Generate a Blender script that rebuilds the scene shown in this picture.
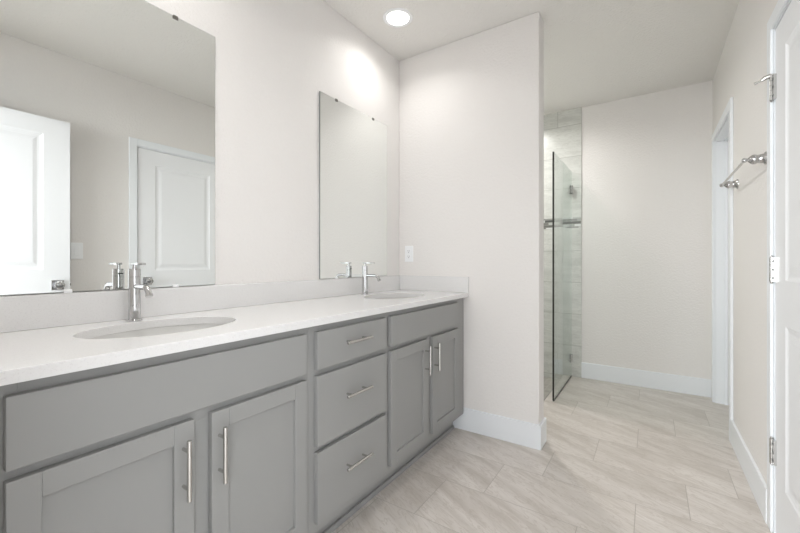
import bpy, bmesh, math
from mathutils import Vector, Matrix

for o in list(bpy.data.objects):
    bpy.data.objects.remove(o)
scene = bpy.context.scene
C = scene.collection
PI = math.pi

# ------------------------------------------------------------------ camera
cam_data = bpy.data.cameras.new('camera')
cam_data.sensor_width = 36.0
cam_data.lens = 376.96 / 800 * 36.0
cam_data.shift_y = -4.5 / 800
cam_data.clip_start = 0.01
cam = bpy.data.objects.new('camera', cam_data)
cam.location = (1.5555, -2.3195, 1.111)
cam.rotation_euler = (PI / 2, 0, math.radians(33.696))
C.objects.link(cam)
scene.camera = cam

# ------------------------------------------------------------------ world, lights, exposure
world = bpy.data.worlds.new('daylight')
scene.world = world
world.use_nodes = True
wb = world.node_tree.nodes['Background']
wb.inputs[0].default_value = (0.94, 0.97, 1.0, 1)
wb.inputs[1].default_value = 3.1
scene.view_settings.view_transform = 'Standard'
scene.view_settings.look = 'None'
scene.view_settings.gamma = 1
scene.view_settings.use_curve_mapping = False
scene.view_settings.exposure = 0.40


def area(name, loc, rot, size, size_y, power, col, shape='RECTANGLE', spread=PI):
    l = bpy.data.lights.new(name, 'AREA')
    l.shape = shape
    l.size = size
    if shape == 'RECTANGLE':
        l.size_y = size_y
    l.energy = power
    l.color = col
    l.spread = spread
    o = bpy.data.objects.new(name, l)
    o.location = loc
    o.rotation_euler = rot
    C.objects.link(o)
    return o


# added fill lamp beyond the doorway, aimed in to brighten the right wall
area('doorway_fill', (-0.70, -9.0, 1.45), (PI / 2, 0, math.radians(-17)), 1.8, 2.2, 250, (0.96, 0.985, 1.0))
DOWN_POWER = 1.6
DOWN_COL = (1.0, 0.98, 0.96)


# ------------------------------------------------------------------ materials
def s2l(c):
    c /= 255.0
    return c / 12.92 if c <= 0.04045 else ((c + 0.055) / 1.055) ** 2.4


def rgb(r, g, b):
    return (s2l(r), s2l(g), s2l(b), 1)


def mat(name, col, rough=0.5, metal=0.0, spec=0.5, emit=None, es=0.0):
    m = bpy.data.materials.new(name)
    m.use_nodes = True
    b = m.node_tree.nodes['Principled BSDF']
    b.inputs['Base Color'].default_value = col
    b.inputs['Roughness'].default_value = rough
    b.inputs['Metallic'].default_value = metal
    b.inputs['Specular IOR Level'].default_value = spec
    if emit:
        b.inputs['Emission Color'].default_value = emit
        b.inputs['Emission Strength'].default_value = es
    return m


class NT:
    """small node helper"""
    def __init__(self, m):
        self.t = m.node_tree
        self.n = m.node_tree.nodes
        self.bsdf = self.n['Principled BSDF']

    def link(self, a, b):
        self.t.links.new(a, b)

    def node(self, typ, **kw):
        n = self.n.new(typ)
        for k, v in kw.items():
            setattr(n, k, v)
        return n

    def math(self, op, a, b=0.0, c=None):
        n = self.node('ShaderNodeMath', operation=op)
        for i, v in enumerate((a, b) if c is None else (a, b, c)):
            if isinstance(v, (int, float)):
                n.inputs[i].default_value = v
            else:
                self.link(v, n.inputs[i])
        return n.outputs[0]

    def pos(self):
        g = self.node('ShaderNodeNewGeometry')
        s = self.node('ShaderNodeSeparateXYZ')
        self.link(g.outputs['Position'], s.inputs[0])
        return g.outputs['Position'], s.outputs

    def noise(self, vec, scale, detail=4, rough=0.55, dist=0.0):
        n = self.node('ShaderNodeTexNoise')
        n.inputs['Scale'].default_value = scale
        n.inputs['Detail'].default_value = detail
        n.inputs['Roughness'].default_value = rough
        n.inputs['Distortion'].default_value = dist
        self.link(vec, n.inputs['Vector'])
        return n.outputs['Fac']

    def ramp(self, fac, stops):
        r = self.node('ShaderNodeValToRGB')
        e = r.color_ramp.elements
        while len(e) < len(stops):
            e.new(0.5)
        for el, (p, c) in zip(e, stops):
            el.position = p
            el.color = c
        self.link(fac, r.inputs[0])
        return r.outputs[0]

    def mix(self, fac, a, b):
        n = self.node('ShaderNodeMix', data_type='RGBA')
        for sock, v in ((n.inputs[0], fac), (n.inputs[6], a), (n.inputs[7], b)):
            if isinstance(v, (int, float, tuple)):
                sock.default_value = v
            else:
                self.link(v, sock)
        return n.outputs[2]

    def comb(self, x, y, z):
        n = self.node('ShaderNodeCombineXYZ')
        for i, v in enumerate((x, y, z)):
            if isinstance(v, (int, float)):
                n.inputs[i].default_value = v
            else:
                self.link(v, n.inputs[i])
        return n.outputs[0]

    def bump(self, h, strength, dist):
        n = self.node('ShaderNodeBump')
        n.inputs['Strength'].default_value = strength
        n.inputs['Distance'].default_value = dist
        self.link(h, n.inputs['Height'])
        self.link(n.outputs[0], self.bsdf.inputs['Normal'])


def paint(name, col, rough, scale, strength, dist, spec=0.3):
    m = mat(name, col, rough, spec=spec)
    t = NT(m)
    p, _ = t.pos()
    t.bump(t.noise(p, scale, 3, 0.6), strength, dist)
    return m


def tile_mat(name, ua, va, uo, vo, w, h, shift, cols, grout, gw, rough, stretch=(1.0, 6.0), tilt=0.12, dens=2.2):
    """large-format stone-look tile: rows along u, each row shifted; per-tile veining"""
    m = mat(name, cols[1], rough)
    t = NT(m)
    p, s = t.pos()
    u, v = s[ua], s[va]
    rv = t.math('DIVIDE', t.math('SUBTRACT', v, vo), h)
    row = t.math('FLOOR', rv)
    ru = t.math('DIVIDE', t.math('SUBTRACT', t.math('SUBTRACT', u, uo), t.math('MULTIPLY', row, shift)), w)
    colm = t.math('FLOOR', ru)
    fu = t.math('SUBTRACT', ru, colm)
    fv = t.math('SUBTRACT', rv, row)
    du = t.math('MULTIPLY', t.math('MINIMUM', fu, t.math('SUBTRACT', 1.0, fu)), w)
    dv = t.math('MULTIPLY', t.math('MINIMUM', fv, t.math('SUBTRACT', 1.0, fv)), h)
    d = t.math('MINIMUM', du, dv)
    g = t.math('LESS_THAN', d, gw)
    wn = t.node('ShaderNodeTexWhiteNoise', noise_dimensions='2D')
    t.link(t.comb(row, colm, 0.0), wn.inputs['Vector'])
    rnd = wn.outputs['Value']
    # vein space
    vu = t.math('ADD', t.math('MULTIPLY', u, stretch[0]), t.math('MULTIPLY', rnd, 37.0))
    vv = t.math('MULTIPLY', t.math('ADD', v, t.math('MULTIPLY', u, tilt)), stretch[1])
    vec = t.comb(vu, vv, t.math('MULTIPLY', rnd, 11.0))
    n1 = t.noise(vec, dens, 6, 0.62, 0.6)
    n2 = t.noise(vec, dens * 3.4, 5, 0.6, 1.2)
    base = t.ramp(n1, [(0.30, cols[0]), (0.50, cols[1]), (0.68, cols[2])])
    vein = t.math('ABSOLUTE', t.math('SUBTRACT', n2, 0.5))
    vm = t.math('MULTIPLY', t.math('SUBTRACT', 1.0, t.math('MINIMUM', t.math('MULTIPLY', vein, 26.0), 1.0)), 0.55)
    c = t.mix(vm, base, cols[3])
    hsv = t.node('ShaderNodeHueSaturation')
    t.link(t.math('ADD', 0.965, t.math('MULTIPLY', rnd, 0.07)), hsv.inputs['Value'])
    t.link(c, hsv.inputs['Color'])
    c = t.mix(g, hsv.outputs[0], grout)
    t.link(c, t.bsdf.inputs['Base Color'])
    edge = t.math('MINIMUM', t.math('DIVIDE', d, gw * 1.6), 1.0)
    t.bump(edge, 0.5, 0.0015)
    return m


M = {}
M['wall'] = paint('wall_paint', rgb(238, 235, 232), 0.75, 70, 0.75, 0.004)
M['ceiling'] = paint('knockdown_ceiling', rgb(236, 234, 230), 0.9, 60, 0.9, 0.006)
M['trim'] = mat('white_trim_enamel', rgb(240, 243, 246), 0.35)
M['door'] = paint('white_door_paint', rgb(240, 241, 243), 0.38, 120, 0.05, 0.0005)
M['cab'] = paint('grey_cabinet_paint', rgb(152, 152, 150), 0.42, 60, 0.04, 0.0004)
M['cab_in'] = mat('cabinet_inside', rgb(150, 140, 125), 0.6)
M['chrome'] = mat('chrome', (0.60, 0.60, 0.605, 1), 0.06, 1.0)
M['nickel'] = mat('brushed_nickel', (0.60, 0.59, 0.575, 1), 0.25, 1.0)
M['hinge'] = mat('satin_nickel', (0.62, 0.62, 0.61, 1), 0.25, 1.0)
M['mirror'] = mat('silvered_glass', (0.91, 0.93, 0.915, 1), 0.0, 1.0)
M['mirror_edge'] = mat('mirror_edge', (0.22, 0.26, 0.24, 1), 0.2, 0.3)
M['clip'] = mat('dark_nickel_clip', (0.25, 0.24, 0.22, 1), 0.35, 1.0)
M['pad'] = mat('backing_pad', rgb(120, 118, 112), 0.8)
M['ceramic'] = mat('white_vitreous_china', rgb(226, 225, 222), 0.12)
M['plastic'] = mat('white_plastic', rgb(248, 249, 250), 0.3)
M['slot'] = mat('dark_slot', rgb(40, 40, 40), 0.6)
M['rubber'] = mat('white_rubber', rgb(225, 222, 215), 0.6)
M['seal'] = mat('dark_seal', rgb(38, 36, 32), 0.5)
M['lens'] = mat('lit_diffuser', (1, 1, 1, 1), 0.5, emit=(1, 0.98, 0.95, 1), es=6.0)
M['pan_trim'] = mat('dark_metal_edge', rgb(90, 88, 84), 0.4, 0.8)

# quartz: white with very fine flecks
m = mat('white_quartz', rgb(232, 231, 230), 0.16)
t = NT(m)
p, _ = t.pos()
t.link(t.ramp(t.noise(p, 260, 2, 0.7), [(0.28, rgb(222, 220, 219)), (0.42, rgb(231, 230, 229)), (0.7, rgb(233, 232, 231))]),
       t.bsdf.inputs['Base Color'])
M['quartz'] = m

# glass
m = bpy.data.materials.new('clear_shower_glass')
m.use_nodes = True
nt = m.node_tree
nt.nodes.remove(nt.nodes['Principled BSDF'])
tr = nt.nodes.new('ShaderNodeBsdfTransparent')
tr.inputs[0].default_value = (0.94, 0.975, 0.962, 1)
gl_ = nt.nodes.new('ShaderNodeBsdfGlossy')
gl_.inputs['Roughness'].default_value = 0.0
fr = nt.nodes.new('ShaderNodeFresnel')
geo_ = nt.nodes.new('ShaderNodeNewGeometry')
ior_ = nt.nodes.new('ShaderNodeMapRange')      # same air-to-glass reflectance on both faces of the pane
ior_.inputs['To Min'].default_value = 1.5
ior_.inputs['To Max'].default_value = 1 / 1.5
nt.links.new(geo_.outputs['Backfacing'], ior_.inputs['Value'])
nt.links.new(ior_.outputs[0], fr.inputs[0])
mx = nt.nodes.new('ShaderNodeMixShader')
nt.links.new(fr.outputs[0], mx.inputs[0])
nt.links.new(tr.outputs[0], mx.inputs[1])
nt.links.new(gl_.outputs[0], mx.inputs[2])
nt.links.new(mx.outputs[0], nt.nodes['Material Output'].inputs[0])
M['glass'] = m

FL = [rgb(190, 182, 173), rgb(209, 202, 195), rgb(221, 215, 209), rgb(182, 172, 161)]
M['floor'] = tile_mat('stone_look_floor_tile', 0, 1, 0.684, -0.90, 0.612, 0.31, 0.2, FL, rgb(176, 168, 159), 0.0014, 0.34, (1.0, 4.2), 0.45, 2.0)
WT = [rgb(198, 199, 194), rgb(214, 215, 210), rgb(223, 224, 219), rgb(190, 190, 184)]
M['tile_back'] = tile_mat('stone_look_wall_tile_back', 0, 2, 0.783, 2.443, 0.612, 0.306, 0.306, WT, rgb(166, 167, 160), 0.0016, 0.25, (1.0, 5.0), 0.10)
M['tile_side'] = tile_mat('stone_look_wall_tile_side', 1, 2, 0.3, 2.443, 0.612, 0.306, 0.306, WT, rgb(166, 167, 160), 0.0016, 0.25, (1.0, 5.0), 0.10)
PT = [rgb(150, 146, 138), rgb(170, 166, 158), rgb(184, 180, 172), rgb(140, 134, 126)]
M['pan'] = tile_mat('shower_pan_tile', 0, 1, 0.0, 0.0, 0.05, 0.05, 0.0, PT, rgb(190, 187, 180), 0.002, 0.4)

# mosaic band
m = mat('mosaic_band', rgb(150, 150, 146), 0.2)
t = NT(m)
p, s = t.pos()
u = t.math('ADD', s[0], s[1])
rv = t.math('DIVIDE', s[2], 0.0255)
row = t.math('FLOOR', rv)
ru = t.math('DIVIDE', t.math('ADD', u, t.math('MULTIPLY', row, 0.037)), 0.1)
cm = t.math('FLOOR', ru)
wn = t.node('ShaderNodeTexWhiteNoise', noise_dimensions='2D')
t.link(t.comb(row, cm, 0.0), wn.inputs['Vector'])
colr = t.ramp(wn.outputs['Value'], [(0.0, rgb(84, 86, 84)), (0.45, rgb(120, 120, 116)), (0.7, rgb(176, 178, 174)), (1.0, rgb(226, 228, 226))])
fu = t.math('SUBTRACT', ru, cm)
fv = t.math('SUBTRACT', rv, row)
g = t.math('MAXIMUM', t.math('LESS_THAN', fu, 0.03), t.math('LESS_THAN', fv, 0.1))
t.link(t.mix(g, colr, rgb(176, 174, 168)), t.bsdf.inputs['Base Color'])
M['mosaic'] = m


# ------------------------------------------------------------------ mesh helpers
def bx(bm, x0, x1, y0, y1, z0, z1, bev=0.0, seg=1):
    r = bmesh.ops.create_cube(bm, size=1.0)
    vs = r['verts']
    bmesh.ops.scale(bm, vec=(x1 - x0, y1 - y0, z1 - z0), verts=vs)
    bmesh.ops.translate(bm, vec=((x0 + x1) / 2, (y0 + y1) / 2, (z0 + z1) / 2), verts=vs)
    if bev > 0:
        es = list({e for v in vs for e in v.link_edges})
        bmesh.ops.bevel(bm, geom=es, offset=bev, segments=seg, affect='EDGES', profile=0.5)
    return bm


def lathe(bm, prof, origin=(0, 0, 0), axis='Z', seg=32, sx=1.0, sy=1.0):
    """profile list of (radius, height); closed at the ends when radius is 0"""
    ax = {'Z': Matrix.Identity(3),
          'X': Matrix(((0, 0, 1), (1, 0, 0), (0, 1, 0))),
          'Y': Matrix(((1, 0, 0), (0, 0, 1), (0, -1, 0)))}[axis]
    O = Vector(origin)
    rings = []
    for r, h in prof:
        if r < 1e-6:
            rings.append([bm.verts.new(O + ax @ Vector((0, 0, h)))])
        else:
            rings.append([bm.verts.new(O + ax @ Vector((r * sx * math.cos(2 * PI * i / seg), r * sy * math.sin(2 * PI * i / seg), h))) for i in range(seg)])
    for a, b in zip(rings, rings[1:]):
        for i in range(seg):
            j = (i + 1) % seg
            if len(a) == 1 and len(b) == 1:
                continue
            if len(a) == 1:
                bm.faces.new((a[0], b[i], b[j]))
            elif len(b) == 1:
                bm.faces.new((a[i], b[0], a[j]))
            else:
                bm.faces.new((a[i], b[i], b[j], a[j]))
    bmesh.ops.recalc_face_normals(bm, faces=bm.faces[:])
    return bm


def tube(bm, pts, r, seg=20):
    """capped tube along a polyline, radius constant or per point"""
    pts = [Vector(p) for p in pts]
    rs = r if isinstance(r, (list, tuple)) else [r] * len(pts)
    rings = []
    n = None
    for i, p in enumerate(pts):
        tdir = (pts[min(i + 1, len(pts) - 1)] - pts[max(i - 1, 0)]).normalized()
        if n is None:
            n = tdir.orthogonal().normalized()
        n = (n - tdir * n.dot(tdir)).normalized()
        b = tdir.cross(n)
        rings.append([bm.verts.new(p + rs[i] * (math.cos(2 * PI * k / seg) * n + math.sin(2 * PI * k / seg) * b)) for k in range(seg)])
    for a, b in zip(rings, rings[1:]):
        for i in range(seg):
            j = (i + 1) % seg
            bm.faces.new((a[i], a[j], b[j], b[i]))
    bm.faces.new(rings[0][::-1])
    bm.faces.new(rings[-1])
    bmesh.ops.recalc_face_normals(bm, faces=bm.faces[:])
    return bm


def obj(name, bm, m, parent=None, smooth=False, angle=35):
    me = bpy.data.meshes.new(name)
    bm.to_mesh(me)
    bm.free()
    me.materials.append(m)
    if smooth:
        for f in me.polygons:
            f.use_smooth = True
        me.set_sharp_from_angle(angle=math.radians(angle))
    o = bpy.data.objects.new(name, me)
    C.objects.link(o)
    if parent:
        o.parent = parent
    return o


def BM():
    return bmesh.new()


def tag(o, label, cat, group=None):
    o['label'] = label
    o['category'] = cat
    if group:
        o['group'] = group
    return o


def thing(name, label, cat, loc=(0, 0, 0), group=None):
    o = bpy.data.objects.new(name, None)
    o.empty_display_size = 0.05
    o.location = loc
    C.objects.link(o)
    return tag(o, label, cat, group)


def struct_empty(name, loc=(0, 0, 0), rotz=0.0, label=None, cat=None):
    o = bpy.data.objects.new(name, None)
    o.empty_display_size = 0.05
    o.location = loc
    o.rotation_euler = (0, 0, rotz)
    o['kind'] = 'structure'
    if label:
        tag(o, label, cat)
    C.objects.link(o)
    return o


def struct(name, bm, m, label=None, cat=None):
    o = obj(name, bm, m)
    o['kind'] = 'structure'
    if label:
        tag(o, label, cat)
    return o


def copy_thing(root, loc, label):
    """copy of a thing together with its parts and sub-parts"""
    r = root.copy()
    C.objects.link(r)
    r.location = loc
    r['label'] = label
    for ch in list(root.children):
        c = ch.copy()
        C.objects.link(c)
        c.parent = r
        for g in list(ch.children):
            d = g.copy()
            C.objects.link(d)
            d.parent = c
    return r


# ------------------------------------------------------------------ dimensions (metres)
H = 2.60
WR = 1.973       # right wall
YF = 1.673       # back wall
PW = 1.001       # partition length
PT_ = 0.120      # partition thickness
YN = -2.26       # entry wall
BH = 0.147       # baseboard height
TX = 0.996       # edge of the shower tile on the back wall
PAN = 0.840      # edge of the recessed shower pan
CT, CB = 0.909, 0.882

# ------------------------------------------------------------------ structure
bm = BM()
bx(bm, -0.115, 2.4, -5.2, 0.0, -0.12, 0)
bx(bm, PAN, 2.4, 0.0, YF + 0.1, -0.12, 0)
bx(bm, -0.115, PAN, 0.0, PT_, -0.12, 0)
struct('floor', bm, M['floor'], 'beige stone-look rectangular floor tiles laid in staggered rows', 'floor')
struct('floor_shower', bx(BM(), -0.115, PAN, PT_, YF + 0.1, -0.12, -0.05), M['pan'], 'recessed shower pan floor behind the partition', 'floor')
struct('trim_shower_edge', bx(BM(), PAN - 0.004, PAN, PT_ + 0.012, YF - 0.012, -0.05, 0.001), M['pan_trim'], 'dark metal edge strip along the shower pan', 'trim')
struct('ceiling', bx(BM(), -0.115, 2.4, -2.5, YF + 0.1, H, H + 0.1), M['ceiling'], 'off-white textured ceiling', 'ceiling')
struct('wall_left', bx(BM(), -0.115, 0, -2.5, YF + 0.1, -0.12, H), M['wall'], 'off-white wall carrying the two mirrors above the vanity', 'wall')
struct('wall_partition', bx(BM(), 0, PW, 0, PT_, 0, H, 0.004), M['wall'], 'off-white partition wall at the end of the vanity', 'wall')
struct('wall_back', bx(BM(), 0, 2.4, YF, YF + 0.1, -0.12, H), M['wall'], 'off-white back wall of the alcove', 'wall')

D1A, D1B = -0.936, -0.195     # closed door leaf, y range
D2A, D2B = 0.795, 1.530       # far opening, y range
DH = 2.054
DH3 = 2.076         # entry door
bm = BM()
J = 0.022                     # jamb thickness + reveal
bx(bm, WR, WR + 0.115, -2.5, D1A - J, -0.12, H)
bx(bm, WR, WR + 0.115, D1B + J, D2A - J, -0.12, H)
bx(bm, WR, WR + 0.115, D2B + J, YF, -0.12, H)
bx(bm, WR, WR + 0.115, D1A - J, D1B + J, DH + J, H)
bx(bm, WR, WR + 0.115, D2A - J, D2B + J, DH + J, H)
struct('wall_right', bm, M['wall'], 'off-white right wall with the towel bar', 'wall')

E0, E1 = 1.010, 1.818          # entry doorway x range
bm = BM()
bx(bm, 0, E0 - J, YN - 0.115, YN, 0, H)
bx(bm, E1 + J, WR, YN - 0.115, YN, 0, H)
bx(bm, E0 - J, E1 + J, YN - 0.115, YN, DH3 + J, H)
struct('wall_front', bm, M['wall'], 'off-white entry wall with the doorway', 'wall')

# shower tile skins
TB = 0.012
struct('wall_shower_back', bx(BM(), 0.0, TX, YF - TB, YF, -0.05, H, 0.0), M['tile_back'], 'grey stone-look tile on the back wall of the shower', 'wall')
struct('wall_shower_left', bx(BM(), 0.0, TB, PT_ + TB, YF - TB, -0.05, H), M['tile_side'], 'grey stone-look tile on the side of the shower', 'wall')
struct('wall_shower_front', bx(BM(), TB, PAN, PT_, PT_ + TB, -0.05, H), M['tile_back'], 'grey stone-look tile on the partition inside the shower', 'wall')
bm = BM()
bx(bm, TB, TX - 0.004, YF - TB - 0.003, YF - TB, 1.443, 1.545)
bx(bm, TB, TB + 0.003, PT_ + TB, YF - TB - 0.003, 1.443, 1.545)
struct('trim_mosaic_band', bm, M['mosaic'], 'grey mosaic accent band across the shower tile', 'trim')


# baseboards
def base_run(bm, x0, x1, y0, y1, t_axis, sign):
    """board with a small chamfer on its top front edge"""
    bx(bm, x0, x1, y0, y1, 0, BH, 0.0025)


BT = 0.014
bm = BM()
prof = [(0.30, -BT), (PW + BT, -BT), (PW + BT, PT_ + 0.009), (0.86, PT_ + 0.009), (0.86, PT_), (PW, PT_), (PW, 0), (0.30, 0)]


def prism(bm, pts, z0, z1, bev=0.0):
    lo = [bm.verts.new((x, y, z0)) for x, y in pts]
    hi = [bm.verts.new((x, y, z1)) for x, y in pts]
    f = bm.faces.new(hi)
    bm.faces.new(lo[::-1])
    n = len(pts)
    for i in range(n):
        j = (i + 1) % n
        bm.faces.new((lo[i], lo[j], hi[j], hi[i]))
    bmesh.ops.recalc_face_normals(bm, faces=bm.faces[:])
    if bev:
        es = [e for e in bm.edges if abs(e.calc_length()) > 0.03]
        bmesh.ops.bevel(bm, geom=es, offset=bev, segments=2, affect='EDGES', profile=0.5)
    return bm


struct('baseboard_partition', prism(bm, prof, 0, BH, 0.003), M['trim'], 'tall white baseboard wrapping the end of the partition', 'baseboard')
struct('baseboard_back', bx(BM(), TX, WR - 0.002, YF - BT, YF, 0, BH, 0.003, 2), M['trim'], 'tall white baseboard under the back wall', 'baseboard')
CW = 0.056                    # casing width
bm = BM()
bx(bm, WR - BT, WR, D1B + J / 2 + CW, D2A - J / 2 - CW, 0, BH, 0.003, 2)
struct('baseboard_right', bm, M['trim'], 'tall white baseboard below the towel bar', 'baseboard')
bm = BM()
bx(bm, WR - BT, WR, YN, D1A - J / 2 - CW, 0, BH, 0.003, 2)
struct('baseboard_front', bm, M['trim'])


# ------------------------------------------------------------------ doors
def panel_face(bm, w, z0, z1, panels, y, s):
    """front (s=-1) or back (s=+1) face of a moulded two-panel door; panels = [(xa, xb, za, zb)]"""
    def q(a, b, c, d):
        vs = [bm.verts.new((p[0], y + s * -p[2], p[1])) for p in (a, b, c, d)]
        bm.faces.new(vs)

    def rect(xa, xb, za, zb, dp=0.0):
        q((xa, za, dp), (xb, za, dp), (xb, zb, dp), (xa, zb, dp))
    xa, xb = panels[0][0], panels[0][1]
    rect(0, xa, z0, z1)
    rect(xb, w, z0, z1)
    zs = z0
    for (pa, pb, za, zb) in sorted(panels, key=lambda p_: p_[2]):
        rect(xa, xb, zs, za)
        zs = zb
        steps = [(0.0, 0.0), (0.006, 0.0035), (0.018, 0.0062), (0.030, 0.0065), (0.052, 0.002)]
        for (i0, d0), (i1, d1) in zip(steps, steps[1:]):
            A = [(pa + i0, za + i0), (pb - i0, za + i0), (pb - i0, zb - i0), (pa + i0, zb - i0)]
            B = [(pa + i1, za + i1), (pb - i1, za + i1), (pb - i1, zb - i1), (pa + i1, zb - i1)]
            for k in range(4):
                l = (k + 1) % 4
                q((*A[k], d0), (*A[l], d0), (*B[l], d1), (*B[k], d1))
        i1, d1 = steps[-1]
        rect(pa + i1, pb - i1, za + i1, zb - i1, d1)
    rect(xa, xb, zs, z1)


def leaf_mesh(w, z0, z1, panels, t=0.035):
    """leaf: local x = width, y = thickness (centred), z = height"""
    bm = BM()
    panel_face(bm, w, z0, z1, panels, -t / 2, -1)
    panel_face(bm, w, z0, z1, panels, t / 2, 1)
    for a, b in (((0, z0), (w, z0)), ((w, z0), (w, z1)), ((w, z1), (0, z1)), ((0, z1), (0, z0))):
        vs = [bm.verts.new((a[0], -t / 2, a[1])), bm.verts.new((b[0], -t / 2, b[1])), bm.verts.new((b[0], t / 2, b[1])), bm.verts.new((a[0], t / 2, a[1]))]
        bm.faces.new(vs)
    bmesh.ops.remove_doubles(bm, verts=bm.verts[:], dist=0.0002)
    bmesh.ops.recalc_face_normals(bm, faces=bm.faces[:])
    return bm


def knob_parts(par, x, y, z, s):
    """square rose with a round knob; s = direction of local y it faces"""
    bm = BM()
    bx(bm, x - 0.033, x + 0.033, min(y, y + s * 0.009), max(y, y + s * 0.009), z - 0.033, z + 0.033, 0.002, 2)
    k = obj('door_rose', bm, M['chrome'], par)
    bm = BM()
    pr_ = [(0.0, 0.0), (0.012, 0.0), (0.011, 0.022), (0.014, 0.026), (0.025, 0.030), (0.0275, 0.038), (0.025, 0.046), (0.018, 0.050), (0.0, 0.052)]
    lathe(bm, [(r, s * (h + 0.009)) if True else None for r, h in pr_], (0, 0, 0), 'Z', 32)
    # turn the lathe axis from z to y
    bmesh.ops.rotate(bm, cent=(0, 0, 0), matrix=Matrix.Rotation(-PI / 2, 3, 'X'), verts=bm.verts[:])
    bmesh.ops.translate(bm, vec=(x, y, z), verts=bm.verts[:])
    bmesh.ops.recalc_face_normals(bm, faces=bm.faces[:])
    obj('door_knob', bm, M['chrome'], par, True)


def casing_yz(bm, ya, yb, zt, x, s, th=0.015):
    """casing around an opening in a wall whose face is at x; s = -1 when the room is on the -x side"""
    a, b = (x - th, x) if s < 0 else (x, x + th)
    for y0, y1, z0, z1 in ((ya - CW, ya, 0, zt + CW), (yb, yb + CW, 0, zt + CW), (ya, yb, zt, zt + CW)):
        bx(bm, a, b, y0, y1, z0, z1, 0.003, 2)


def jamb_yz(bm, ya, yb, zt, x0, x1, stop=None):
    bx(bm, x0, x1, ya - 0.018, ya, 0, zt + 0.018)
    bx(bm, x0, x1, yb, yb + 0.018, 0, zt + 0.018)
    bx(bm, x0, x1, ya, yb, zt, zt + 0.018)
    if stop:
        bx(bm, stop[0], stop[1], ya, ya + 0.011, 0, zt, 0.001)
        bx(bm, stop[0], stop[1], yb - 0.011, yb, 0, zt, 0.001)
        bx(bm, stop[0], stop[1], ya + 0.011, yb - 0.011, zt - 0.011, zt, 0.001)


# door_1: the closed door on the right wall (hinges towards the towel bar)
d1 = struct_empty('door_1', (0, 0, 0), 0, 'closed white two-panel door in the right wall, three silver hinges', 'door')
bm = BM()
jamb_yz(bm, D1A - 0.004, D1B + 0.004, DH + 0.003, WR, WR + 0.115, (WR + 0.042, WR + 0.054))
obj('door_jamb', bm, M['trim'], d1)
bm = BM()
casing_yz(bm, D1A - J / 2, D1B + J / 2, DH + J / 2, WR, -1, 0.011)
obj('door_casing', bm, M['trim'], d1)
lw = D1B - D1A
bm = leaf_mesh(lw, 0.012, DH, [(0.135, lw - 0.130, 1.04, 1.935), (0.135, lw - 0.130, 0.24, 0.868)])
bmesh.ops.rotate(bm, cent=(0, 0, 0), matrix=Matrix.Rotation(-PI / 2, 3, 'Z'), verts=bm.verts[:])   # local x -> -y, local -y -> -x
bmesh.ops.translate(bm, vec=(WR + 0.003 + 0.0175, D1B, 0), verts=bm.verts[:])
leaf1 = obj('door_leaf', bm, M['door'], d1)
# knob (faces -x): build round an axis along -x
for part, prf in (('door_rose', None), ('door_knob', True)):
    bm = BM()
    kx, ky, kz = WR + 0.003, D1A + 0.068, 0.953
    if prf is None:
        bx(bm, kx - 0.009, kx, ky - 0.033, ky + 0.033, kz - 0.033, kz + 0.033, 0.002, 2)
        obj(part, bm, M['chrome'], leaf1)
    else:
        pr_ = [(0.0, 0.0), (0.012, 0.0), (0.011, 0.022), (0.014, 0.026), (0.025, 0.030), (0.0275, 0.038), (0.025, 0.046), (0.018, 0.050), (0.0, 0.052)]
        lathe(bm, [(r, -h) for r, h in pr_], (kx - 0.009, ky, kz), 'X', 32)
        obj(part, bm, M['chrome'], leaf1, True)
for i, hz in enumerate((1.822, 1.080, 0.338)):
    bm = BM()
    hx, hy = WR - 0.008, D1B + 0.003
    for k in range(5):
        z0 = hz - 0.050 + k * 0.020
        lathe(bm, [(0, z0 + 0.0006), (0.0068, z0 + 0.0006), (0.0068, z0 + 0.0194), (0, z0 + 0.0194)], (hx, hy, 0), 'Z', 20)
    lathe(bm, [(0, hz + 0.050), (0.0045, hz + 0.050), (0.0055, hz + 0.054), (0.003, hz + 0.058), (0, hz + 0.059)], (hx, hy, 0), 'Z', 16)
    lathe(bm, [(0, hz - 0.058), (0.003, hz - 0.057), (0.0055, hz - 0.053), (0.0045, hz - 0.050), (0, hz - 0.050)], (hx, hy, 0), 'Z', 16)
    bx(bm, WR - 0.006, WR + 0.005, hy - 0.020, hy - 0.002, hz - 0.050, hz + 0.050)
    bx(bm, WR - 0.006, WR + 0.0, hy + 0.002, hy + 0.008, hz - 0.050, hz + 0.050)
    h = obj('hinge', bm, M['hinge'], d1, True)
    bm = BM()
    for k in (-0.034, 0.0, 0.034):
        bx(bm, WR - 0.0068, WR - 0.0058, hy - 0.017, hy - 0.008, hz + k - 0.005, hz + k + 0.005, 0.0004)
    obj('hinge_screw', bm, M['slot'], h)
    if i == 0:      # hinge-pin door stop
        bm = BM()
        zt = hz + 0.050
        lathe(bm, [(0, zt), (0.011, zt), (0.011, zt + 0.005), (0, zt + 0.005)], (hx, hy, 0), 'Z', 20)
        tube(bm, [(hx, hy + 0.002, zt + 0.002), (hx - 0.020, hy + 0.004, zt - 0.002), (hx - 0.030, hy + 0.005, zt - 0.010)], [0.0095, 0.009, 0.006], 14)
        tube(bm, [(hx - 0.026, hy + 0.005, zt - 0.008), (hx - 0.044, hy + 0.007, zt - 0.014)], 0.0036, 12)
        st = obj('hinge_pin_stop', bm, M['nickel'], d1, True)
        obj('stop_tip', tube(BM(), [(hx - 0.042, hy + 0.007, zt - 0.0132), (hx - 0.051, hy + 0.008, zt - 0.0165)], 0.0050, 14), M['nickel'], st, True)

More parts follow.
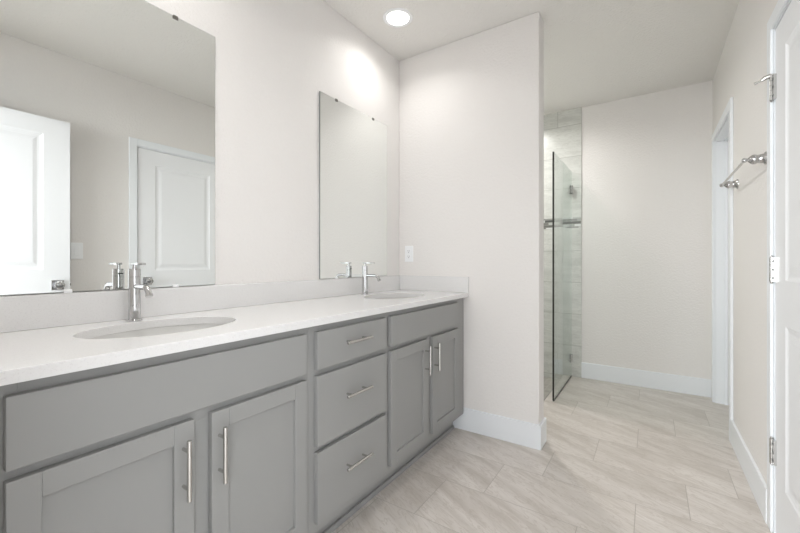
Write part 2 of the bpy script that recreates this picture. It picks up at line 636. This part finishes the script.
# door_2: the cased opening beside the back wall, its leaf set back
d2 = struct_empty('door_2', (0, 0, 0), 0, 'white cased doorway in the right wall next to the back wall', 'door')
bm = BM()
jamb_yz(bm, D2A, D2B, DH + 0.003, WR, WR + 0.115, (WR + 0.055, WR + 0.075))
obj('door_jamb', bm, M['trim'], d2)
bm = BM()
casing_yz(bm, D2A - J / 2, D2B + J / 2, DH + J / 2, WR, -1)
obj('door_casing', bm, M['trim'], d2)
lw = D2B - D2A - 0.006
bm = leaf_mesh(lw, 0.012, DH, [(0.125, lw - 0.125, 1.04, 1.935), (0.125, lw - 0.125, 0.24, 0.868)])
bmesh.ops.rotate(bm, cent=(0, 0, 0), matrix=Matrix.Rotation(-PI / 2, 3, 'Z'), verts=bm.verts[:])
bmesh.ops.translate(bm, vec=(WR + 0.075 + 0.0175, D2B - 0.003, 0), verts=bm.verts[:])
obj('door_leaf', bm, M['door'], d2)

# door_3: the entry door, swung open in front of the right wall (seen in the near mirror)
d3 = struct_empty('door_3', (0, 0, 0), 0, 'open white two-panel entry door reflected in the nearer mirror', 'door')
bm = BM()
bx(bm, E0 - 0.018, E0, YN - 0.115, YN, 0, DH3 + 0.021)
bx(bm, E1, E1 + 0.018, YN - 0.115, YN, 0, DH3 + 0.021)
bx(bm, E0, E1, YN - 0.115, YN, DH3 + 0.003, DH3 + 0.021)
obj('door_jamb', bm, M['trim'], d3)
bm = BM()
for a, b, z0, z1 in ((E0 - J / 2 - CW, E0 - J / 2, 0, DH3 + J / 2 + CW), (E1 + J / 2, E1 + J / 2 + CW, 0, DH3 + J / 2 + CW), (E0 - J / 2, E1 + J / 2, DH3 + J / 2, DH3 + J / 2 + CW)):
    bx(bm, a, b, YN, YN + 0.015, z0, z1, 0.003, 2)
obj('door_casing', bm, M['trim'], d3)
lw = 0.80
L3Y = -1.413
bm = leaf_mesh(lw, 0.012, DH3, [(0.138, lw - 0.138, 1.06, 1.966), (0.138, lw - 0.138, 0.24, 0.868)])
bmesh.ops.rotate(bm, cent=(0, 0, 0), matrix=Matrix.Rotation(-PI / 2, 3, 'Z'), verts=bm.verts[:])
L3X = 1.822
bmesh.ops.translate(bm, vec=(L3X + 0.0175, L3Y, 0), verts=bm.verts[:])
leaf3 = obj('door_leaf', bm, M['door'], d3)
for s in (-1, 1):
    kx = L3X if s < 0 else L3X + 0.035
    ky, kz = L3Y - 0.066, 0.955
    bm = BM()
    bx(bm, min(kx, kx + s * 0.009), max(kx, kx + s * 0.009), ky - 0.033, ky + 0.033, kz - 0.033, kz + 0.033, 0.002, 2)
    obj('door_rose', bm, M['chrome'], leaf3)
    pr_ = [(0.0, 0.0), (0.012, 0.0), (0.011, 0.022), (0.014, 0.026), (0.025, 0.030), (0.0275, 0.038), (0.025, 0.046), (0.018, 0.050), (0.0, 0.052)]
    bm = BM()
    lathe(bm, [(r, s * h) for r, h in pr_], (kx + s * 0.009, ky, kz), 'X', 32)
    obj('door_knob', bm, M['chrome'], leaf3, True)
bm = BM()
bx(bm, L3X + 0.006, L3X + 0.029, L3Y - 0.001, L3Y + 0.001, 0.927, 0.983)
bx(bm, L3X + 0.011, L3X + 0.024, L3Y, L3Y + 0.009, 0.947, 0.963, 0.002)
obj('latch', bm, M['nickel'], leaf3)

# ------------------------------------------------------------------ vanity cabinets
FX = 0.530       # face frame front
DX = 0.550       # door / drawer fronts
TK = 0.455       # toe kick face
FB = 0.118       # bottom of the face frame


def frame_mesh(rects):
    bm = BM()
    for (y0, y1, z0, z1) in rects:
        bx(bm, FX - 0.019, FX, y0, y1, z0, z1, 0.0005)
    return bm


def carcass(y0, y1, par):
    bm = BM()
    e = 0.0006
    bx(bm, 0.003, FX - 0.0195, y0 + e, y0 + 0.016, 0.004, CB - 0.001)
    bx(bm, 0.003, FX - 0.0195, y1 - 0.016, y1 - e, 0.004, CB - 0.001)
    bx(bm, 0.003, FX - 0.0195, y0 + 0.016, y1 - 0.016, FB, FB + 0.016)
    bx(bm, 0.003, 0.012, y0 + 0.016, y1 - 0.016, FB + 0.016, CB - 0.001)
    # the side panels are notched over the toe space
    c = obj('carcass', bm, M['cab'], par)
    return c


def carcass_notched(y0, y1, par):
    bm = BM()
    e = 0.0006
    F = FX - 0.0195
    for a, b in ((y0 + e, y0 + 0.016), (y1 - 0.016, y1 - e)):
        pts = [(0.003, 0.001), (TK - 0.013, 0.001), (TK - 0.013, FB), (F, FB), (F, CB - 0.001), (0.003, CB - 0.001)]
        lo = [bm.verts.new((x, a, z)) for x, z in pts]
        hi = [bm.verts.new((x, b, z)) for x, z in pts]
        bm.faces.new(lo)
        bm.faces.new(hi[::-1])
        for i in range(6):
            j = (i + 1) % 6
            bm.faces.new((lo[i], hi[i], hi[j], lo[j]))
    bx(bm, 0.003, F, y0 + 0.016, y1 - 0.016, FB, FB + 0.016)
    bx(bm, 0.003, 0.012, y0 + 0.016, y1 - 0.016, FB + 0.016, CB - 0.001)
    bmesh.ops.recalc_face_normals(bm, faces=bm.faces[:])
    return obj('carcass', bm, M['cab'], par)


def shaker(name, y0, y1, z0, z1, par):
    S = 0.051
    bm = BM()
    b_ = 0.0012
    x0 = FX + 0.0008
    bx(bm, x0, DX, y0, y0 + S, z0, z1, b_)
    bx(bm, x0, DX, y1 - S, y1, z0, z1, b_)
    bx(bm, x0, DX, y0 + S, y1 - S, z1 - S, z1, b_)
    bx(bm, x0, DX, y0 + S, y1 - S, z0, z0 + S, b_)
    bx(bm, x0 + 0.003, DX - 0.0100, y0 + S - 0.004, y1 - S + 0.004, z0 + S - 0.004, z1 - S + 0.004)
    return obj(name, bm, M['cab'], par)


def slab_front(name, y0, y1, z0, z1, par):
    return obj(name, bx(BM(), FX + 0.0008, DX, y0, y1, z0, z1, 0.0018, 2), M['cab'], par)


def pull(par, y, z, vertical, L=0.155):
    bm = BM()
    xb = DX + 0.030
    r = 0.0058
    if vertical:
        tube(bm, [(xb, y, z - L / 2), (xb, y, z - L / 2 + 0.001), (xb, y, z + L / 2 - 0.001), (xb, y, z + L / 2)], [r * 0.85, r, r, r * 0.85], 20)
        for d in (-0.048, 0.048):
            tube(bm, [(DX, y, z + d), (xb, y, z + d)], 0.0042, 14)
    else:
        tube(bm, [(xb, y - L / 2, z), (xb, y - L / 2 + 0.001, z), (xb, y + L / 2 - 0.001, z), (xb, y + L / 2, z)], [r * 0.85, r, r, r * 0.85], 20)
        for d in (-0.048, 0.048):
            tube(bm, [(DX, y + d, z), (xb, y + d, z)], 0.0042, 14)
    obj('handle', bm, M['nickel'], par, True)


def toe(y0, y1, par):
    obj('toe_kick', bx(BM(), TK - 0.012, TK, y0, y1, 0.001, FB), M['cab'], par)
    obj('shoe_molding', bx(BM(), TK, TK + 0.012, y0, min(y1, -0.016), 0.0005, 0.026, 0.004, 3), M['cab'], par)


Z1, Z2 = 0.157, 0.695     # doors
FZ0, FZ1 = 0.716, 0.857   # false fronts
# near sink base
A0, A1 = -2.252, -1.3755
ca = thing('sink_base_cabinet', 'grey sink base cabinet nearest the camera, under the near sink, with two shaker doors', 'cabinet', (0, 0, 0))
carcass_notched(A0, A1, ca)
obj('face_frame', frame_mesh([(A0, -2.123, FB, CB - 0.001), (-1.425, A1, FB, CB - 0.001), (-2.123, -1.425, 0.838, CB - 0.001), (-2.123, -1.425, 0.680, 0.732),
                              (-2.123, -1.425, FB, 0.172), (-1.806, -1.729, 0.172, 0.680)]), M['cab'], ca)
slab_front('false_front', -2.142, -1.400, FZ0, FZ1, ca)
d = shaker('door', -2.142, -1.791, Z1, Z2, ca)
pull(d, -1.820, 0.580, True)
d = shaker('door', -1.744, -1.400, Z1, Z2, ca)
pull(d, -1.723, 0.579, True)
toe(A0, A1, ca)
# drawer base
B0, B1 = -1.3755, -0.9045
cb = thing('drawer_base_cabinet', 'grey three-drawer base cabinet between the two sink cabinets', 'cabinet', (0, 0, 0))
carcass_notched(B0, B1, cb)
obj('face_frame', frame_mesh([(B0, -1.330, FB, CB - 0.001), (-0.940, B1, FB, CB - 0.001), (-1.330, -0.940, 0.838, CB - 0.001), (-1.330, -0.940, 0.680, 0.735),
                              (-1.330, -0.940, 0.402, 0.452), (-1.330, -0.940, FB, 0.172)]), M['cab'], cb)
for z0, z1, zh in ((0.717, 0.857, 0.797), (0.436, 0.695, 0.588), (0.157, 0.416, 0.306)):
    d = slab_front('drawer', -1.349, -0.921, z0, z1, cb)
    pull(d, -1.142, zh, False)
toe(B0, B1, cb)
# far sink base
C0, C1 = -0.9045, -0.036
cc = thing('sink_base_cabinet', 'grey sink base cabinet against the partition wall, under the far sink', 'cabinet', (0, 0, 0))
carcass_notched(C0, C1, cc)
obj('face_frame', frame_mesh([(C0, -0.866, FB, CB - 0.001), (-0.170, C1, FB, CB - 0.001), (-0.866, -0.170, 0.838, CB - 0.001), (-0.866, -0.170, 0.680, 0.732),
                              (-0.866, -0.170, FB, 0.172), (-0.548, -0.466, 0.172, 0.680)]), M['cab'], cc)
slab_front('false_front', -0.885, -0.152, FZ0, FZ1, cc)
d = shaker('door', -0.885, -0.533, Z1, Z2, cc)
pull(d, -0.566, 0.588, True)
d = shaker('door', -0.482, -0.146, Z1, Z2, cc)
pull(d, -0.463, 0.586, True)
toe(C0, C1, cc)
obj('filler_strip', bx(BM(), FX - 0.030, FX - 0.006, C1, -0.018, FB, CB - 0.001), M['cab'], cc)

# ------------------------------------------------------------------ countertop
SINKS = [(0.272, -1.739), (0.272, -0.450)]
SA, SB = 0.223, 0.158     # half length (y), half width (x)
CX0, CX1, CY0, CY1 = 0.0005, 0.556, -2.2535, -0.0005
ct = thing('countertop', 'long white speckled quartz vanity top with low splashes and two oval sink cutouts', 'countertop', (0, 0, 0))


def slab_with_holes():
    """flat polished slab with two oval cutouts and a small eased edge all round"""
    bm = BM()
    E_ = 0.002

    def loops(grow):
        ls = [[(CX0 + grow, CY0 + grow), (CX1 - grow, CY0 + grow), (CX1 - grow, CY1 - grow), (CX0 + grow, CY1 - grow)]]
        for cx_, cy_ in SINKS:
            ls.append([(cx_ + (SB + grow) * math.cos(2 * PI * i / 96), cy_ + (SA + grow) * math.sin(2 * PI * i / 96)) for i in range(96)])
        return ls
    levels = []
    for z, grow, fill in ((CT, E_, True), (CT - 0.0006, E_ * 0.3, False), (CT - E_, 0.0, False), (CB, 0.0, True)):
        store, es = [], []
        for lp in loops(grow):
            vs = [bm.verts.new((x, y, z)) for x, y in lp]
            store.append(vs)
            for i in range(len(vs)):
                es.append(bm.edges.new((vs[i], vs[(i + 1) % len(vs)])))
        if fill:
            bmesh.ops.triangle_fill(bm, use_beauty=True, edges=es)
        levels.append(store)
    for A, B in zip(levels, levels[1:]):
        for tv, bv_ in zip(A, B):
            for i in range(len(tv)):
                j = (i + 1) % len(tv)
                bm.faces.new((tv[i], tv[j], bv_[j], bv_[i]))
    bmesh.ops.recalc_face_normals(bm, faces=bm.faces[:])
    return bm


slab = obj('slab', slab_with_holes(), M['quartz'], ct)
obj('backsplash', bx(BM(), 0.0005, 0.020, CY0, CY1, CT + 0.0003, 1.012, 0.0012), M['quartz'], ct)
obj('side_splash', bx(BM(), 0.0203, CX1, -0.020, CY1, CT + 0.0003, 1.012, 0.0012), M['quartz'], ct)

# ------------------------------------------------------------------ sinks
sink = thing('undermount_sink', 'white oval undermount sink nearest the camera, set in the quartz top', 'sink', (SINKS[0][0], SINKS[0][1], CB - 0.0008), 'oval undermount sinks')
bm = BM()
D = 0.135
prof = []
for i in range(15):
    a = i / 14 * PI / 2
    prof.append((1.0 * math.cos(a) ** 0.62 if i < 14 else 0.12, -D * math.sin(a) ** 1.0))
inner = [(1.0 + 0.09, 0.0), (1.0 + 0.014, 0.0)] + [(r * 1.014, z) for r, z in prof[1:-1]] + [(0.10, -D - 0.001)]
outer = [(0.10, -D - 0.011)] + [(r * 1.004 + 0.05, z - 0.011) for r, z in prof[1:-1][::-1]] + [(1.09, -0.012), (1.09, 0.0)]
lathe(bm, inner + outer, (0, 0, 0), 'Z', 72, SB, SA)
bmesh.ops.remove_doubles(bm, verts=bm.verts[:], dist=1e-6)
bmesh.ops.recalc_face_normals(bm, faces=bm.faces[:])
basin = obj('basin', bm, M['ceramic'], sink, True, 50)
bm = BM()
lathe(bm, [(0, -D + 0.002), (0.012, -D + 0.003), (0.020, -D + 0.0005), (0.026, -D + 0.002), (0.030, -D - 0.0005), (0.0, -D - 0.0005)], (0, 0, 0), 'Z', 40)
obj('drain', bm, M['chrome'], sink, True)
sink2 = copy_thing(sink, (SINKS[1][0], SINKS[1][1], CB - 0.0008), 'white oval undermount sink near the partition wall, set in the quartz top')

# ------------------------------------------------------------------ faucets
fa = thing('faucet', 'tall chrome single-hole faucet of the sink nearest the camera', 'faucet', (0.075, -1.747, CT + 0.0002), 'single-hole faucets')
bm = BM()
lathe(bm, [(0, 0), (0.0250, 0), (0.0250, 0.004), (0.0235, 0.0055), (0, 0.0055)], (0, 0, 0), 'Z', 48)
obj('base_flange', bm, M['chrome'], fa, True)
bm = BM()
lathe(bm, [(0, 0.0055), (0.0180, 0.0055), (0.0180, 0.150), (0.0172, 0.1505), (0.0172, 0.1520), (0.0180, 0.1525), (0.0180, 0.176), (0.0172, 0.1778), (0, 0.178)], (0, 0, 0), 'Z', 48)
body = obj('body', bm, M['chrome'], fa, True)
obj('slot', bx(BM(), -0.0188, -0.0160, -0.008, 0.008, 0.158, 0.163, 0.0008), M['slot'], body)
pts = [(0.012, 0, 0.118), (0.078, 0, 0.118)]
for i in range(1, 9):
    a = i / 8 * math.radians(62)
    pts.append((0.078 + 0.030 * math.sin(a), 0, 0.118 - 0.030 * (1 - math.cos(a))))
e = Vector(pts[-1])
dr = Vector((math.cos(math.radians(62)), 0, -math.sin(math.radians(62))))
pts += [tuple(e + dr * 0.004), tuple(e + dr * 0.009)]
obj('spout', tube(BM(), pts, 0.0095, 24), M['chrome'], fa, True)
ae = e + dr * 0.009
obj('aerator', tube(BM(), [tuple(ae - dr * 0.001), tuple(ae + dr * 0.006)], 0.0110, 24), M['chrome'], fa, True)
bm = BM()
lathe(bm, [(0, 0.178), (0.0075, 0.178), (0.006, 0.184), (0.006, 0.194), (0, 0.194)], (0, 0, 0), 'Z', 28)
bx(bm, -0.016, 0.072, -0.0065, 0.0065, 0.192, 0.199, 0.002, 2)
obj('lever_handle', bm, M['chrome'], fa, True)
copy_thing(fa, (0.076, -0.492, CT + 0.0002), 'tall chrome single-hole faucet of the sink near the partition wall')

# ------------------------------------------------------------------ mirrors
MZ0, MZ1 = 1.0155, 2.070


def make_mirror(y0, y1, clips, label):
    r = thing('wall_mirror', label, 'mirror', (0.0035, (y0 + y1) / 2, MZ0), 'frameless mirrors over the vanity')
    h = MZ1 - MZ0
    w = (y1 - y0) / 2
    obj('mirror_glass', bx(BM(), 0.0052, 0.006, -w + 0.0008, w - 0.0008, 0.0008, h - 0.0008), M['mirror'], r)
    obj('glass_edge', bx(BM(), 0.0, 0.0051, -w, w, 0, h), M['mirror_edge'], r)
    for zb in (0.05, h - 0.12):
        obj('backing_strip', bx(BM(), -0.0033, 0, -w + 0.03, w - 0.03, zb, zb + 0.07), M['pad'], r)
    for k in clips:
        bm = BM()
        bx(bm, -0.0033, 0.0085, k - 0.008, k + 0.008, h + 0.0003, h + 0.0028, 0.0006)
        bx(bm, 0.0063, 0.0085, k - 0.010, k + 0.010, h - 0.012, h + 0.0003, 0.0006)
        obj('top_clip', bm, M['clip'], r)
        bm = BM()
        bx(bm, 0.0063, 0.0092, k - 0.011, k + 0.011, -0.003, 0.008, 0.0008)
        obj('bottom_clip', bm, M['plastic'], r)
    return r


make_mirror(-2.075, -1.420, (-0.160, 0.166), 'large frameless mirror over the near sink, reflecting two white doors')
make_mirror(-0.809, -0.165, (-0.190, 0.163), 'frameless mirror over the far sink, reflecting plain wall')

# ------------------------------------------------------------------ electrical plates
ou = thing('wall_outlet', 'white duplex outlet on the partition wall above the side splash', 'outlet', (0.090, -0.0002, 1.170))
pl = obj('cover_plate', bx(BM(), -0.035, 0.035, -0.006, 0, -0.0575, 0.0575, 0.003, 2), M['plastic'], ou)
for k in (-1, 1):
    bm = BM()
    bx(bm, -0.017, 0.017, -0.0085, -0.0055, k * 0.0195 - 0.014, k * 0.0195 + 0.014, 0.001, 2)
    rc = obj('receptacle', bm, M['plastic'], ou)
    bm = BM()
    bx(bm, -0.0075, -0.0055, -0.0090, -0.0084, k * 0.0195 - 0.002, k * 0.0195 + 0.007)
    bx(bm, 0.0055, 0.0075, -0.0090, -0.0084, k * 0.0195 - 0.002, k * 0.0195 + 0.006)
    lathe(bm, [(0, 0.0084), (0.0025, 0.0084), (0.0025, 0.0090), (0, 0.0090)], (0, 0, 0), 'Z', 12)
    vs = [v for v in bm.verts if v.co.z > 0.0080 and v.co.z < 0.0092 and abs(v.co.x) <= 0.0026 and abs(v.co.y) <= 0.0026]
    bmesh.ops.rotate(bm, cent=(0, 0, 0), matrix=Matrix.Rotation(PI / 2, 3, 'X'), verts=vs)
    bmesh.ops.translate(bm, vec=(0, 0, k * 0.0195 - 0.008), verts=vs)
    obj('slots', bm, M['slot'], rc)
sw = thing('light_switch', 'white rocker light switch on the right wall, seen in the near mirror', 'switch', (WR - 0.0002, -1.335, 1.193))
obj('cover_plate', bx(BM(), -0.006, 0, -0.037, 0.037, -0.060, 0.060, 0.003, 2), M['plastic'], sw)
obj('rocker', bx(BM(), -0.0100, -0.0055, -0.0165, 0.0165, -0.033, 0.033, 0.0015, 2), M['plastic'], sw)

# ------------------------------------------------------------------ towel bar
tb = thing('towel_bar', 'silver towel bar with tapered posts on the right wall', 'towel bar', (WR - 0.0002, 0.26, 1.564))
hw = 0.327
for s in (-1, 1):
    bm = BM()
    prof = [(0, 0), (0.0280, 0.0), (0.0280, 0.004), (0.0240, 0.0075), (0.0205, 0.010), (0.0185, 0.024), (0.0180, 0.030), (0.0205, 0.034), (0.0215, 0.040), (0.0200, 0.047), (0.0140, 0.055),
            (0.0075, 0.060), (0.0070, 0.063), (0.0090, 0.066), (0.0112, 0.071), (0.0100, 0.077), (0.006, 0.081), (0, 0.0820)]
    lathe(bm, [(r, -h) for r, h in prof], (0, s * hw, 0), 'X', 36)
    obj('post', bm, M['chrome'], tb, True, 60)
obj('bar', tube(BM(), [(-0.071, -hw + 0.004, 0), (-0.071, hw - 0.004, 0)], 0.0055, 20), M['nickel'], tb, True)

# ------------------------------------------------------------------ shower glass door
GX, G0, G1, GH = 0.907, 0.850, YF - TB - 0.008, 1.988
gd = thing('shower_glass_door', 'frameless clear glass shower door with a dark edge, hinged on the back wall', 'shower door', (GX, G1, 0.0))
gl = G0 - G1
obj('glass_panel', bx(BM(), -0.005, 0.005, gl + 0.006, 0.0, 0.010, GH, 0.0008), M['glass'], gd)
obj('edge_seal', bx(BM(), -0.0060, 0.0060, gl - 0.004, gl + 0.0055, 0.008, GH), M['seal'], gd)
obj('bottom_sweep', bx(BM(), -0.004, 0.004, gl + 0.006, 0.0, 0.001, 0.0095), M['seal'], gd)
for z in (1.815, 0.175):
    bm = BM()
    for s in (-1, 1):
        bx(bm, min(s * 0.0053, s * 0.0085), max(s * 0.0053, s * 0.0085), -0.050, -0.004, z - 0.042, z + 0.042, 0.001)
    bx(bm, -0.008, 0.008, -0.004, 0.004, z - 0.030, z + 0.030, 0.001)
    bx(bm, -0.012, 0.012, 0.0035, 0.0078, z - 0.042, z + 0.042, 0.001)
    obj('hinge', bm, M['hinge'], gd)


# ------------------------------------------------------------------ recessed downlights
dl = thing('recessed_downlight', 'round lit recessed downlight in the ceiling above the far sink', 'ceiling light', (0.270, -0.415, H - 0.0005), 'recessed downlights')
bm = BM()
lathe(bm, [(0.067, -0.003), (0.070, -0.0055), (0.082, -0.006), (0.089, -0.004), (0.091, 0.0), (0.067, 0.0), (0.067, -0.003)], (0, 0, 0), 'Z', 64)
bmesh.ops.remove_doubles(bm, verts=bm.verts[:], dist=1e-6)
obj('trim_ring', bm, M['plastic'], dl, True)
bm = BM()
lathe(bm, [(0, -0.0035), (0.060, -0.0032), (0.0668, -0.002), (0.0668, 0), (0, 0)], (0, 0, 0), 'Z', 64)
obj('diffuser', bm, M['lens'], dl, True)
copy_thing(dl, (0.270, -1.745, H - 0.0005), 'round lit recessed downlight in the ceiling above the near sink')
copy_thing(dl, (0.90, -1.74, H - 0.0005), 'added unseen fill downlight in the ceiling above the entry door')  # unseen downlight added as fill for floor, cabinet fronts and right wall
copy_thing(dl, (0.42, 0.90, H - 0.0005), 'round lit recessed downlight in the ceiling above the shower')
for x, y, k, sp in ((0.270, -0.415, 1.0, 140), (0.270, -1.745, 1.0, 140), (0.90, -1.74, 1.7, 125), (0.42, 0.90, 8.4, 160)):  # the lamp near the entry is the added fill
    area('downlight_lamp', (x, y, H - 0.009), (0, 0, 0), 0.13, 0.13, DOWN_POWER * k, DOWN_COL, 'DISK', math.radians(sp))
